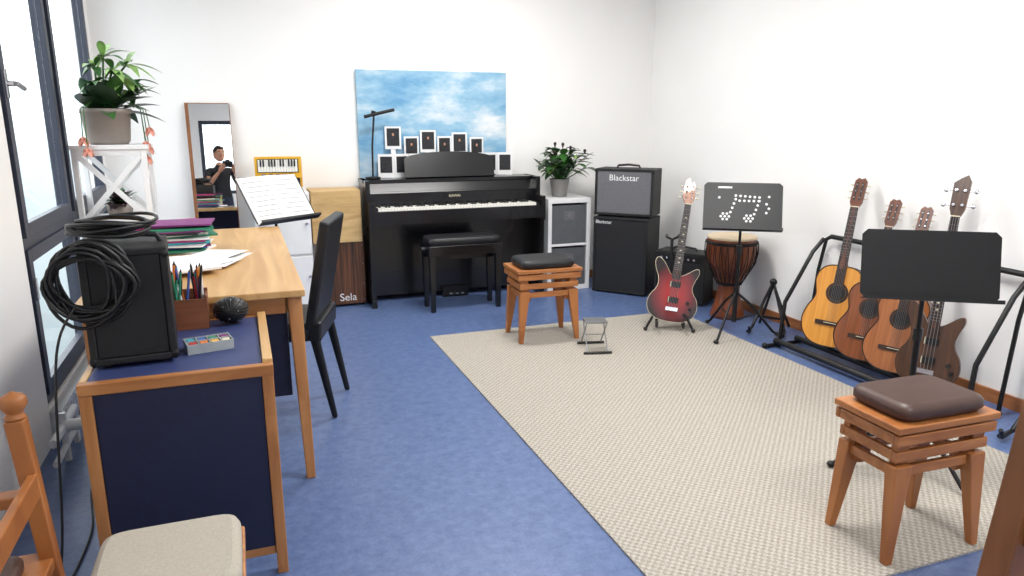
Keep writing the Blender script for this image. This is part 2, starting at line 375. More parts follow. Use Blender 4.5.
def amp(name,mw,w,h,d,grill,ctrl='front',handle=True,label=None):
    b=B(); t=.02
    b.box(-w/2,w/2,-d/2+.012,d/2,.012,h,'tolex')
    b.box(-w/2,w/2,-d/2,-d/2+.012,.012,.012+t,'tolex'); b.box(-w/2,w/2,-d/2,-d/2+.012,h-t,h,'tolex'); b.box(-w/2,-w/2+t,-d/2,-d/2+.012,.012+t,h-t,'tolex'); b.box(w/2-t,w/2,-d/2,-d/2+.012,.012+t,h-t,'tolex')
    top=h-t-(.06 if ctrl=='front' else 0)
    b.box(-w/2+t,w/2-t,-d/2+.006,-d/2+.013,.012+t,top,grill)
    if ctrl=='front':
        b.box(-w/2+t,w/2-t,-d/2+.004,-d/2+.013,top,h-t,'blackmetal')
        for i in range(7): b.cyl((-w/2+t+.04+i*(w-.1)/7,-d/2+.004,top+.03),(-w/2+t+.04+i*(w-.1)/7,-d/2-.012,top+.03),.009,'chrome',n=12)
    for sx in (-1,1):
        for sy in (-1,1): b.cyl((sx*(w/2-.04),sy*(d/2-.04),0),(sx*(w/2-.04),sy*(d/2-.04),.013),.014,'black',n=12)
        for zz in (.025,h-.02): b.ell((sx*(w/2-.008),-d/2+.01,zz),(.014,.014,.018),'blackmetal',8,6)
    if handle: b.tube([(-.1,0,h),(-.09,0,h+.022),(0,0,h+.03),(.09,0,h+.022),(.1,0,h)],.009,'leather')
    o=b.build(name,mw,bevel=.006)
    if label:
        lt,sz,lz,lx=label
        text(lt,'badge',sz,mw@Matrix.Translation((lx,-d/2+.004,lz))@Matrix.Rotation(R(90),4,'X'),o,'paper')
    return o
amp('guitar_practice_amplifier',TR(-.35,2.48,.72,4),.235,.36,.26,'tolex','none')
# cable coil hanging over the amp's left front corner
b=B()
for i in range(13):
    cx,cz=-.43+random.uniform(-.02,.02),.995+random.uniform(-.02,.02)
    rx,rz=.09+random.uniform(-.015,.025),.11+random.uniform(-.03,.015); ph=random.random()*6; yo=2.305+i*.003-.02; tl=random.uniform(-.02,.02)
    b.tube([(cx+rx*math.cos(a+ph)*(1+.06*math.sin(3*a+ph)),yo+tl*math.sin(a),cz+rz*math.sin(a+ph)*(1+.05*math.cos(2*a+ph))) for a in [2*math.pi*k/28 for k in range(28)]],.0055,'black',6,closed=True)
for i in range(7):
    cx,cy=-.37+random.uniform(-.02,.03),2.47+random.uniform(-.02,.02)
    b.tube([(cx+.11*math.cos(a),cy+.1*math.sin(a),1.118+.006*i+.006*math.sin(2*a+i)) for a in [2*math.pi*k/24 for k in range(24)]],.0055,'black',6,closed=True)
b.tube(catmull([(-.47,2.29,.93),(-.51,2.25,.85),(-.53,2.22,.7),(-.56,2.2,.3),(-.6,2.2,.05),(-.62,2.3,.007),(-.6,2.7,.007),(-.66,3.1,.007),(-.62,3.4,.007)],6,False),.004,'black',6)
b.build('coiled_instrument_cable')

# pencil box
b=B(); x0,x1,y0,y1,z0=-.285,-.145,2.72,2.82,.719
b.box(x0,x1,y0,y1,z0,z0+.01,'penbox'); b.box(x0,x1,y0,y0+.008,z0+.01,z0+.11,'penbox'); b.box(x0,x1,y1-.008,y1,z0+.01,z0+.13,'penbox'); b.box(x0,x0+.008,y0+.008,y1-.008,z0+.01,z0+.12,'penbox'); b.box(x1-.008,x1,y0+.008,y1-.008,z0+.01,z0+.12,'penbox')
cols=['red','teal','green','blue','orange','black','purple','yellow','paper']
for i in range(30):
    px,py=random.uniform(x0+.015,x1-.015),random.uniform(y0+.015,y1-.015); hh=random.uniform(.16,.23)
    dx,dy=random.uniform(-.03,.03),random.uniform(-.012,.012)
    b.cyl((px,py,z0+.012),(px+dx,py+dy,z0+hh),.0042,cols[i%9],n=8); b.cyl((px+dx,py+dy,z0+hh),(px+dx*1.1,py+dy*1.1,z0+hh+.012),.0042,'black',r2=.001,n=8)
b.build('pencil_holder_box')
# beaded black pouch
b=B(); pc=(-.07,2.77,.769); b.ell(pc,(.062,.048,.047),'black',18,12)
for i in range(10):
    a=i*.31
    b.tube([(pc[0]+.063*math.cos(t)*math.cos(a),pc[1]+.049*math.sin(t),pc[2]+.047*math.cos(t)*math.sin(a)) for t in [k*2*math.pi/20 for k in range(20)]],.0025,'leather',5,closed=True)
for i in range(24): b.ell((pc[0]+.06*math.cos(i*2.4)*math.sin(i*.13+.2),pc[1]+.048*math.sin(i*2.4)*math.sin(i*.13+.2),pc[2]+.046*math.cos(i*.13+.2)),(.004,.004,.004),'silver',6,4)
b.build('beaded_pouch')
# small parts case
b=B(); b.T=TR(-.14,2.47,.7185,12)
b.box(-.07,.07,-.045,.045,0,.008,'clear'); 
for i in range(5): b.box(-.07+i*.0345,-.067+i*.0345,-.045,.045,.008,.032,'clear')
for i in range(3): b.box(-.067,.068,-.045+i*.0435,-.042+i*.0435,.008,.032,'clear')
for i in range(4):
    for j in range(2): b.obox((-.05+i*.034,-.022+j*.044,.02),(.022,.028,.02),(0,0,random.uniform(-20,20)),['red','teal','orange','blue','yellow','green','cream','purple'][i*2+j])
b.T=Matrix(); b.build('plectrum_case')
# folders and papers
b=B(); zz=DZ
for i in range(15):
    hgt=random.uniform(.006,.013); c=['paper','green','blue','purple','paper','teal','magenta','paper','green','paper','black','purple','green','magenta','purple'][i]
    b.obox((-.34+random.uniform(-.035,.035),4.02+random.uniform(-.05,.05),zz+hgt/2),(.32,.24,hgt),(0,0,random.uniform(-22,16)),c); zz+=hgt
b.build('folder_stack')
b=B()
for i in range(9): b.obox((-.19+random.uniform(-.08,.07),3.64+random.uniform(-.1,.08),DZ+.0015+i*.0022),(.21,.297,.0012),(0,0,random.uniform(-40,70)),'paper')
b.obox((-.27,3.36,DZ+.0265),(.28,.2,.01),(0,0,20),'paper')
b.build('sheet_music_pile')

# wooden framed stool w/ beige cushion foreground left
b=B(); cx,cy=-.225,1.62
b.cushion(cx-.155,cx+.16,cy-.12,cy+.185,.43,.485,'beige',.012)
b.box(cx-.165,cx+.165,cy-.19,cy-.125,.435,.465,'pineh'); b.box(cx-.165,cx+.165,cy-.17,cy+.19,.405,.43,'pineh')
for sx in (-1,1):
    for sy in (-.16,.17): b.beam((cx+sx*.145,cy+sy,0),(cx+sx*.135,cy+sy,.405),.03,.03,.04,.04,'pine')
b.build('cushioned_wooden_stool',bevel=.004)
# foreground wooden armchair left
b=B()
for yy in (1.42,1.82):
    b.beam((-.47,yy,0),(-.52,yy,.79),.032,.032,.04,.04,'cherry'); b.lathe([(0.001,0),(.024,.008),(.016,.02),(.029,.04),(.027,.058),(.001,.072)],(-.52,yy,.785),'cherry',16)
    b.beam((-.83,yy,0),(-.82,yy,.58),.035,.035,.04,.04,'cherry'); b.obox((-.67,yy,.595),(.34,.045,.028),(0,0,0),'cherry')
b.box(-.51,-.49,1.44,1.8,.60,.66,'cherry')
b.box(-.84,-.485,1.41,1.84,.41,.44,'cherry'); b.cushion(-.81,-.53,1.46,1.8,.44,.475,'brownleather',.01)
for yy in (1.42,1.82): b.box(-.82,-.49,yy-.01,yy+.01,.18,.21,'cherry')
b.build('wooden_armchair',bevel=.004)
# wooden chair foreground right
b=B()
for yy in (.8,.4):
    b.beam((1.262,yy,0),(1.267,yy,.45),.055,.05,.064,.055,'brownwood'); b.beam((1.267,yy,.45),(1.34,yy,1.02),.064,.055,.06,.05,'brownwood'); b.beam((.86,yy,0),(.87,yy,.43),.04,.04,.045,.045,'brownwood')
b.obox((1.325,.6,.92),(.022,.36,.1),(0,7.5,0),'brownwood'); b.obox((1.3,.6,.72),(.022,.36,.06),(0,7.5,0),'brownwood')
b.box(.84,1.29,.38,.82,.43,.455,'brownwood')
b.build('wooden_chair',bevel=.004)

# ---------------- black chair ----------------
b=B()
b.T=TR(.15,3.72,0,-107)
b.cushion(-.21,.21,-.22,.2,.4,.49,'leather',.01)
b.obox((0,.225,.72),(.42,.05,.54),(-11,0,0),'leather'); b.obox((0,.2,.45),(.42,.06,.1),(-4,0,0),'leather')
for sx in (-1,1):
    b.beam((sx*.19,-.2,0),(sx*.185,-.185,.41),.028,.028,.042,.042,'blackmetal'); b.beam((sx*.19,.27,0),(sx*.185,.19,.43),.028,.028,.045,.045,'blackmetal')
b.T=Matrix(); b.build('leather_dining_chair',bevel=.012)

# ---------------- plant stand ----------------
b=B(); x0,x1,y0,y1=-.885,-.5,4.745,5.06; ZT=1.31
for x in (x0,x1-.03):
    for y in (y0,y1-.03): b.box(x,x+.03,y,y+.03,0,ZT-.025,'white')
b.box(x0-.003,x1+.01,y0-.01,y1+.01,ZT-.025,ZT,'white')
for zz in (.15,.85): b.box(x0+.002,x1-.002,y0+.002,y1-.002,zz,zz+.02,'white')
for zz in (.85,ZT-.06,.15,.7): 
    b.box(x0+.03,x1-.03,y0+.004,y0+.022,zz,zz+.035,'white'); b.box(x0+.03,x1-.03,y1-.022,y1-.004,zz,zz+.035,'white')
    b.box(x1-.024,x1-.006,y0+.03,y1-.03,zz,zz+.035,'white')
for (za,zb) in ((.885,ZT-.06),(.185,.7)):
    for s_,(p,q) in enumerate((((x0+.03,za),(x1-.03,zb)),((x1-.03,za),(x0+.03,zb)))):
        L=math.hypot(q[0]-p[0],zb-za); an=math.degrees(math.atan2(zb-za,q[0]-p[0]))
        for yy in (y0+.012+.004*s_,y1-.016+.004*s_): b.obox(((p[0]+q[0])/2,yy,(za+zb)/2),(L,.012,.03),(0,-an,0),'white')
    for s_,(p,q) in enumerate((((y0+.03),(y1-.03)),((y1-.03),(y0+.03)))):
        L=math.hypot(q-p,zb-za); an=math.degrees(math.atan2(zb-za,q-p))
        b.obox((x1-.018+.004*s_,(p+q)/2,(za+zb)/2),(.012,L,.03),(an,0,0),'white')
b.build('white_plant_stand',bevel=.002)
# potted plant on stand
b=B(); c=(-.705,4.9,ZT)
b.lathe([(.001,0),(.1,0),(.115,.02),(.13,.175),(.138,.18),(.138,.205),(.124,.205),(.122,.18)],c,'pot'); b.lathe([(.001,.18),(.123,.18)],c,'soil')
def hz(az,L):   # shorten leaves growing towards the window wall
    return L*(.42 if math.cos(az)<-.35 else 1)
for i in range(60):
    az=random.uniform(0,6.28); el=random.uniform(.05,1.4); L=random.uniform(.2,.36)
    b.leaf((c[0]+random.uniform(-.04,.04),c[1]+random.uniform(-.04,.04),c[2]+.185),az,el,hz(az,L) if el<1.0 else L*.8,random.uniform(.09,.15),random.uniform(.03,.14),random.choice(['leafd','leaf','leafd','leafd']))
for i in range(7):
    az=[.2,1.5,-.9,-1.9,.6,3.0,-.3][i]; top=Vector((c[0]+[.13,.11,.12,.08,.16,.03,.15][i]*math.cos(az),c[1]+.1*math.sin(az),c[2]+[.36,.5,.42,.34,.46,.44,.3][i]))
    b.tube([(c[0],c[1],c[2]+.18),(c[0]+.03*math.cos(az),c[1],c[2]+.32),top],.006,'leaf',6)
    for k in range(10):
        a2=k*.63+i; b.leaf(top,a2,random.uniform(-.3,1.1),hz(a2,random.uniform(.13,.21)),.045,.07,random.choice(['leafl','leaf','leafl']))
for fx,fy,fz in ((.2,-.05,-.03),(.22,.02,.05),(.2,.08,-.06),(-.1,-.2,.0),(-.08,-.22,-.06),(.19,.04,-.12)):
    p=(c[0]+fx,c[1]+fy,c[2]+fz+.05)
    b.tube([(c[0]+fx*.6,c[1]+fy*.6,c[2]+.24),(c[0]+fx*.95,c[1]+fy,c[2]+.2),p],.003,'leaf',5)
    for k in range(6): b.leaf(p,k*1.05,-.9,.06,.03,.01,'pink',4)
b.build('potted_houseplant')
b=B(); c=(-.69,4.9,.87)
b.lathe([(.001,0),(.06,0),(.075,.09),(.068,.09)],c,'pot'); b.lathe([(.001,.08),(.07,.08)],c,'soil')
for i in range(50):
    az=random.uniform(0,6.28)
    b.leaf((c[0],c[1],c[2]+.08),az,random.uniform(.2,1.4),random.uniform(.1,.19)*.9,.05,.05,random.choice(['leafd','leaf','plum','plum']))
b.build('small_potted_plant')

# ---------------- mirror ----------------
b=B(); w,h_=.28,1.17
b.box(-w/2,w/2,.006,.02,0,h_,'basew'); b.box(-w/2,w/2,0,.006,0.0,h_,'mirror')
b.box(-w/2-.024,-w/2,-.008,.02,0,h_+.006,'brownwood'); b.box(w/2,w/2+.005,-.004,.02,0,h_,'brownwood'); b.box(-w/2,w/2,-.002,.02,h_,h_+.006,'brownwood')
MIR=Matrix.Translation((-.175,5.905,.4))@Matrix.Rotation(R(.53),4,'Z')@Matrix.Rotation(R(-3.2),4,'X')
b.build('wall_mirror',MIR)

# ---------------- back-left ----------------
b=B(); b.box(.08,.47,5.55,5.97,0,.93,'white'); b.box(.08,.47,5.53,5.55,.01,.45,'white'); b.box(.08,.47,5.53,5.55,.47,.92,'white'); b.cyl((.44,5.53,.7),(.44,5.51,.7),.01,'chrome'); b.cyl((.44,5.53,.3),(.44,5.51,.3),.01,'chrome')
b.build('white_cupboard',bevel=.003)
b=B(); b.T=TR(.275,5.7,.93,-6)
b.box(-.15,.15,-.02,.1,0,.1,'black'); b.box(-.165,.165,-.03,.02,.1,.255,'yellow')
for i in range(8): b.box(-.14,.14,.02+i*.011,.026+i*.011,.1,.24,'black')
b.box(-.165,.165,.11,.15,.02,.25,'yellow'); b.box(-.145,.145,-.036,-.03,.14,.24,'black')
for i in range(14): b.box(-.14+i*.02,-.1215+i*.02,-.044,-.036,.145,.235,'key')
for i in range(13):
    if i%7 not in (2,6): b.box(-.126+i*.02,-.115+i*.02,-.05,-.044,.185,.235,'black')
for i in range(5): b.box(-.12+i*.05,-.09+i*.05,-.034,-.03,.107,.13,'chrome')
for i in range(4): b.box(-.13,.13,-.026,-.02,.01+i*.024,.022+i*.024,'yellow')
b.T=Matrix(); b.build('accordion',bevel=.003)
b=B(); b.box(.605,.875,5.68,5.97,.02,.52,'birch'); b.box(.605,.875,5.672,5.68,.02,.52,'zebra')
for x in (.63,.85):
    for y in (5.71,5.94): b.cyl((x,y,0),(x,y,.02),.015,'black',n=12)
for x in (.62,.86):
    for zz in (.05,.18,.34,.49): b.cyl((x,5.672,zz),(x,5.669,zz),.004,'silver',n=8)
o=b.build('cajon',bevel=.004); text('Sela','badge',.085,TR(.735,5.67,.075,0,90),o,'paper')
b=B(); b.box(.49,.865,5.66,5.96,.52,.925,'birch'); b.box(.49,.865,5.652,5.66,.52,.925,'birch')
for x in (.51,.845):
    for zz in (.54,.72,.9): b.cyl((x,5.652,zz),(x,5.649,zz),.004,'silver',n=8)
b.build('cajon',bevel=.004)

def tripod(b,zt=.28,rad=.28,rot=0,r=.009):
    for k in range(3):
        a=R(rot+120*k); c,s_=math.cos(a),math.sin(a)
        b.tube([(0,0,zt),(c*rad*.35,s_*rad*.35,zt*.72),(c*rad*.9,s_*rad*.9,.03),(c*rad,s_*rad,.014)],r,'blackmetal',8)
        b.ell((c*rad,s_*rad,.0145),(.018,.018,.014),'black',8,6)
        b.tube([(0,0,zt*.35),(c*rad*.55,s_*rad*.55,zt*.52)],r*.6,'blackmetal',6)
    b.cyl((0,0,zt*.3),(0,0,zt+.03),.016,'blackmetal')
def music_stand(name,x,y,z0,rz,zc,w,h,tilt=22,dots=False,rot=20,sheet=False,rad=.29):
    b=B(); tripod(b,.3,rad,rot)
    b.cyl((0,0,.2),(0,0,.6),.0125,'blackmetal'); b.cyl((0,0,.6),(0,0,zc-.06),.009,'blackmetal'); b.cyl((0,0,.57),(0,0,.62),.018,'black')
    T=Matrix.Translation((0,-.03,zc))@Matrix.Rotation(R(-tilt),4,'X')
    b.tube([(0,0,zc-.07),(0,.005,zc-.02),(0,-.01,zc)],.012,'black')
    r_=.02
    out=[(-w/2+r_,-h/2),(w/2-r_,-h/2),(w/2,-h/2+r_),(w/2,h/2-r_),(w/2-r_,h/2),(-w/2+r_,h/2),(-w/2,h/2-r_),(-w/2,-h/2+r_)]
    b.T=T@Matrix.Rotation(R(90),4,'X'); b.prism(out,-.0015,.0015,'blackmetal'); b.T=T
    b.box(-w/2,w/2,-.05,-.0015,-h/2-.003,-h/2,'blackmetal'); b.box(-w/2,w/2,-.053,-.05,-h/2-.003,-h/2+.012,'blackmetal')
    b.box(-.04,.04,.002,.02,-.06,.06,'black')
    if dots:
        pts=[]
        def blob(cx,cz,n=7):
            pts.append((cx,cz))
            for k in range(n-1): pts.append((cx+.026*math.cos(k*6.283/(n-1)),cz+.022*math.sin(k*6.283/(n-1))))
        blob(-.11,-.07); blob(.04,-.08)
        for j in range(4): pts.append((-.075+.01*j,-.04+.03*j)); pts.append((.075+.01*j,-.05+.03*j))
        for j in range(6): pts.append((-.045+.03*j,.075-.002*j)); 
        for j in range(5): pts.append((-.02+.03*j,.04))
        pts+=[(.15,.02),(.165,-.01),(.15,-.04),(-.15,.06),(.165,.07)]
        for (px,pz) in pts: b.cyl((px,-.0016,pz),(px,-.0022,pz),.0085,'paper',n=10)
        b.box(-.16,-.07,-.0022,-.0016,.125,.137,'paper')
    if sheet:
        b.obox((-.115,-.006,.0),(.232,.006,.34),(0,0,-3),'paper'); b.obox((.115,-.006,.0),(.232,.006,.34),(0,0,3),'paper')
        for k in range(8):
            for sx in (-.115,.115):
                b.obox((sx,-.0115,.13-k*.035),(.18,.001,.002),(0,0,-3 if sx<0 else 3),'ink')
    b.T=Matrix()
    return b.build(name,TR(x,y,z0,rz))
music_stand('music_stand',.2,4.97,0,36,.95,.48,.35,35,rot=20,sheet=True,rad=.22)
music_stand('music_stand',3.11,3.94,RZ,-34,.885,.5,.33,24,dots=True,rot=5)
music_stand('music_stand',2.53,2.05,RZ,-33,.885,.5,.275,14,rot=70)

# ---------------- piano ----------------
b=B(); x0,x1=.9,2.36
for sx in (x0,x1-.035):
    b.box(sx,sx+.035,5.62,5.95,.0,.99,'blackgloss')
    b.box(sx,sx+.035,5.5,5.62,.64,.84,'blackgloss')
    b.box(sx-.003,sx+.038,5.52,5.95,0.0,.06,'blackgloss')
    b.beam((sx+.0175,5.56,.06),(sx+.0175,5.55,.64),.034,.04,.034,.05,'blackgloss')
b.box(x0+.035,x1-.035,5.74,5.76,.05,.68,'blackgloss')
b.box(x0+.035,x1-.035,5.5,5.74,.66,.725,'blackgloss')
b.box(x0+.035,x1-.035,5.495,5.52,.68,.765,'blackgloss')
b.box(x0+.075,x1-.075,5.522,5.68,.73,.785,'key')
b.box(x0+.035,x0+.075,5.52,5.68,.725,.79,'blackgloss'); b.box(x1-.075,x1-.035,5.52,5.68,.725,.79,'blackgloss')
kw=(x1-x0-.15)/52
for i in range(1,52): b.box(x0+.075+i*kw-.0006,x0+.075+i*kw+.0006,5.5215,5.68,.745,.7854,'ink')
for i in range(51):
    if i%7 not in (1,4): b.box(x0+.075+(i+1)*kw-.006,x0+.075+(i+1)*kw+.006,5.585,5.68,.785,.796,'black')
b.box(x0+.035,x1-.035,5.68,5.70,.725,.9,'blackgloss')
b.obox(((x0+x1)/2,5.715,.93),(x1-x0-.07,.02,.12),(-35,0,0),'blackgloss')
b.box(x0-.004,x1+.004,5.72,5.953,.965,.99,'blackgloss')
b.box(x0+.035,x1-.035,5.76,5.95,.68,.965,'blackgloss')
out=[(-.38,0),(.38,0),(.38,.15)]+[(.38*math.cos(math.pi*k/16)*1.0,.15+.06*math.sin(math.pi*k/16)) for k in range(1,16)]+[(-.38,.15)]
b.T=Matrix.Translation((1.63,5.8,.99))@Matrix.Rotation(R(78),4,'X'); b.prism(out,0,.018,'blackgloss'); b.box(-.38,.38,0,.012,.018,.05,'blackgloss'); b.T=Matrix()
for px in (1.58,1.63,1.68): b.box(px-.012,px+.012,5.66,5.73,.03,.04,'chrome')
b.box(1.52,1.74,5.70,5.74,0,.09,'blackgloss')
o=b.build('digital_piano',bevel=.004)
text('KAWAI','badge',.03,TR(1.63,5.6795,.85,0,90),o,'cream')
b=B(); x0,x1,y0,y1=1.29,1.88,5.22,5.49
b.box(x0,x1,y0,y1,.44,.52,'blackgloss'); b.cushion(x0+.005,x1-.005,y0+.005,y1-.005,.52,.575,'leather',.008)
for x in (x0+.03,x1-.03):
    for y in (y0+.03,y1-.03): b.beam((x,y,0),(x,y,.44),.036,.036,.05,.05,'blackgloss')
b.box(x0+.03,x1-.03,(y0+y1)/2-.015,(y0+y1)/2+.015,.39,.44,'blackgloss')
b.cyl((x0-.03,5.35,.48),(x0,5.35,.48),.02,'black'); b.cyl((x1,5.35,.48),(x1+.03,5.35,.48),.02,'black')
b.build('piano_bench',bevel=.004)
b=B(); b.box(.92,2.18,5.965,5.995,.99,1.84,'canvas'); b.build('sky_canvas_picture')
b=B(); xs=1.12
for i in range(9):
    zb=.992; a=i%2; y=5.895
    b.obox((xs+i*.128,y,zb+.095),(.13,.003,.19),(0,0,16 if a else -16),'paper'); b.obox((xs+i*.128,y-.003,zb+.105),(.095,.002,.13),(0,0,16 if a else -16),'photo')
up=[(1.19,1.22),(1.34,1.14),(1.48,1.19),(1.62,1.14),(1.75,1.17),(1.9,1.13)]
for i,(x,z_) in enumerate(up):
    a=i%2
    b.obox((x,5.925,z_+.09),(.13,.003,.18),(0,0,10 if a else -10),'paper'); b.obox((x,5.922,z_+.095),(.1,.002,.14),(0,0,10 if a else -10),'photo')
    b.ell((x,5.92,z_+.115),(.009,.002,.012),'skin',8,6)
    b.box(x-.02,x+.02,5.928,5.932,.992,z_+.02,'paper')
b.build('concert_photo_display')
b=B(); b.lathe([(.001,0),(.06,0),(.06,.015),(.012,.02),(.001,.02)],(1.0,5.84,.9905),'blackmetal')
b.tube([(1.0,5.84,1.0),(1.005,5.84,1.25),(1.03,5.85,1.5)],.008,'blackmetal'); b.cyl((.95,5.84,1.475),(1.19,5.84,1.53),.013,'blackmetal'); 
b.cyl((1.02,5.85,1.485),(1.03,5.85,1.52),.018,'blackmetal'); b.build('piano_lamp')

# ---------------- cube shelf + plant ----------------
b=B(); x0,x1,y0,y1=2.42,2.82,5.58,5.97; t=.035
b.box(x0,x1,y0,y1,.76,.8,'white'); b.box(x0,x1,y0,y1,0,.04,'white'); b.box(x0,x0+t,y0,y1,.04,.76,'white'); b.box(x1-t,x1,y0,y1,.04,.76,'white'); b.box(x0+t,x1-t,y0,y1,.39,.41,'white'); b.box(x0+t,x1-t,y1-.01,y1,.04,.76,'white')
b.build('cube_shelf',bevel=.002)
for z0 in (.041,.411):
    b=B(); b.box(x0+t+.006,x1-t-.006,y0+.01,y1-.03,z0,z0+.33,'greybox'); b.cyl(((x0+x1)/2,y0+.01,z0+.24),((x0+x1)/2,y0+.006,z0+.24),.018,'silver',n=14); b.box((x0+x1)/2-.05,(x0+x1)/2+.05,y0+.008,y0+.01,z0+.2,z0+.28,'grill')
    b.build('storage_box',bevel=.005)
b=B(); c=(2.6,5.76,.8)
b.lathe([(.001,0),(.06,0),(.065,.01),(.085,.15),(.09,.155),(.08,.155),(.078,.13)],c,'potg'); b.lathe([(.001,.13),(.079,.13)],c,'soil')
for i in range(130):
    az=random.uniform(0,6.28); st=random.uniform(.1,.33); el=random.uniform(.5,1.5)
    sc=(.5 if math.sin(az)>.2 else 1)*(.75 if math.cos(az)<-.4 else 1)
    p=Vector((c[0]+.02*math.cos(az)+st*math.cos(el)*math.cos(az)*sc,c[1]+st*math.cos(el)*math.sin(az)*sc,c[2]+.14+st*math.sin(el)*.85))
    b.tube([(c[0]+.02*math.cos(az),c[1]+.02*math.sin(az),c[2]+.13),p],.0025,'leaf',5)
    b.leaf(p,az,random.uniform(-.3,.9),random.uniform(.1,.17)*sc,random.uniform(.05,.085),random.uniform(.0,.06),random.choice(['leaf','leafd','leaf','leafl' if i%5==0 else 'leafd']))
for i in range(9):
    az=i*.7+.3; rr=random.uniform(.06,.22)*(0.5 if math.sin(az)>0.2 else 1)*(.75 if math.cos(az)<-.4 else 1); p=Vector((c[0]+rr*math.cos(az),c[1]+rr*math.sin(az),c[2]+random.uniform(.32,.45)))
    b.tube([(c[0],c[1],c[2]+.13),(c[0]+rr*.4*math.cos(az),c[1]+rr*.4*math.sin(az),p.z-.1),p],.003,'leaf',6)
    b.lathe([(.004,0),(.008,.012),(.015,.03),(.006,.042)],(p.x,p.y,p.z-.01),'plum',10)
b.build('calla_lily_plant')

# amps
amp('speaker_cabinet',TR(3.07,5.39,0,-50),.48,.655,.32,'darkgrill','none',False,('Blackstar',.04,.61,-.15))
amp('guitar_amplifier',TR(3.075,5.40,.6555,-46),.5,.4,.27,'grill','none',True,('Blackstar',.07,.325,0))
amp('guitar_amplifier',TR(3.335,4.895,0,-56),.42,.42,.22,'darkgrill','front',True,('Roland',.04,.08,-.1))

# ---------------- djembe ----------------
b=B(); c=(3.38,4.37,0)
b.lathe([(.001,.01),(.1,.01),(.125,0),(.128,.02),(.1,.1),(.08,.2),(.08,.26),(.12,.34),(.168,.43),(.182,.52),(.178,.6)],c,'djembe')
b.lathe([(.178,.6),(.182,.612),(.17,.62),(.001,.622)],c,'hide'); b.lathe([(.183,.56),(.19,.565),(.19,.578),(.183,.585)],c,'rope'); b.lathe([(.086,.25),(.094,.255),(.094,.268),(.086,.275)],c,'rope')
for i in range(24):
    a=2*math.pi*i/24
    prof=[(.19,.565),(.19,.5),(.176,.42),(.128,.33),(.092,.265)]
    for s_ in (-1,1):
        b.tube([(c[0]+(r_+.002)*math.cos(a+s_*k*math.pi/96),c[1]+(r_+.002)*math.sin(a+s_*k*math.pi/96),zz) for k,(r_,zz) in enumerate(prof)],.0028,'rope',5)
b.build('djembe_drum')

# ---------------- guitars ----------------
HEXF=[(3,2,1,0),(4,5,6,7),(0,1,5,4),(1,2,6,5),(2,3,7,6),(3,0,4,7)]
def acoustic(name,mw,top,side='mahog',sc=1.0,dark=False,wf=1.0):
    b=B(); b.T=Matrix.Scale(sc,4)
    half=[(.0,0),(.075,.006),(.135,.035),(.172,.09),(.182,.15),(.165,.215),(.135,.27),(.125,.305),(.135,.35),(.142,.395),(.125,.445),(.08,.48),(.0,.488)]
    half=[(x*wf,y) for x,y in half]
    pts=[(x,y) for x,y in half]+[(-x,y) for x,y in half[-2:0:-1]]
    out=catmull([(x,y,0) for x,y in pts],4)
    b.prism([(p.x,p.y) for p in out],-.095,0,side,mt=top)
    b.tube([(p.x*.995,p.y,.0005) for p in out],.0035,'rosewood' if not dark else 'cream',5,closed=True)
    b.tube([(p.x*.995,p.y,-.095) for p in out],.003,'rosewood',5,closed=True)
    b.lathe([(.001,.0008),(.049,.0008)],(0,.325,0),'black',24); b.lathe([(.05,.001),(.064,.001)],(0,.325,0),'rosewood',24)
    b.box(-.09,.09,.125,.152,0,.009,'rosewood'); b.box(-.04,.04,.14,.143,.009,.013,'cream')
    b.add([(-.028,.38,0),(.028,.38,0),(.022,.84,0),(-.022,.84,0),(-.028,.38,.009),(.028,.38,.009),(.022,.84,.009),(-.022,.84,.009)],HEXF,'rosewood')
    b.tube([(0,.47,-.012),(0,.6,-.01),(0,.84,-.008)],[.026,.02,.019],'mahog',12); b.tube([(0,.47,-.06),(0,.5,-.03),(0,.53,-.014)],[.02,.02,.018],'mahog',10)
    for k in range(14):
        y=.84-.46*(1-2**(-(k+1)/12))*1.15
        if y>.39: b.box(-.025,.025,y-.0008,y+.0008,.009,.0102,'silver')
    b.box(-.023,.023,.838,.844,.0,.012,'cream')
    hp=[(-.024,.844),(.024,.844),(.034,.87),(.034,1.0),(.018,1.02),(0,1.012),(-.018,1.02),(-.034,1.0),(-.034,.87)]
    T=b.T; b.T=T@Matrix.Translation((0,.844,0))@Matrix.Rotation(R(-12),4,'X')@Matrix.Translation((0,-.844,0))
    b.prism(hp,-.012,.004,'mahog',mt='rosewood' if dark else 'mahog')
    for s_ in (-1,1):
        b.box(s_*.015-.005,s_*.015+.005,.88,.99,.004,.0046,'black')
        for k in range(3):
            y=.895+k*.04; b.cyl((s_*.03,y,-.005),(s_*.045,y,-.005),.003,'chrome',n=8); b.ell((s_*.049,y,-.005),(.007,.006,.006),'black' if dark else 'cream',8,6); b.cyl((s_*.015,y,.004),(s_*.015,y,.012),.004,'chrome',n=8)
    b.T=T
    for k in range(6):
        x=-.03+k*.012; x2=-.017+k*.0068; b.tube([(x*.9,.14,.0125),(x2,.844,.0125)],.0007,'silver',4)
    return b.build(name,mw)
def gm(x,y,z,rz,lean,roll=0): return Matrix.Translation((x,y,z))@Matrix.Rotation(R(rz),4,'Z')@Matrix.Rotation(R(90-lean),4,'X')@Matrix.Rotation(R(-roll),4,'Z')
acoustic('acoustic_guitar',gm(3.29,3.28,.095,-62,13,1.5),'spruce',sc=1.03,wf=.95)
acoustic('acoustic_guitar',gm(3.30,3.04,.085,-64,14,2),'cedar',sc=.94,wf=.98)
acoustic('acoustic_guitar',gm(3.30,2.82,.085,-64,14,1.5),'cedar2',sc=.92)
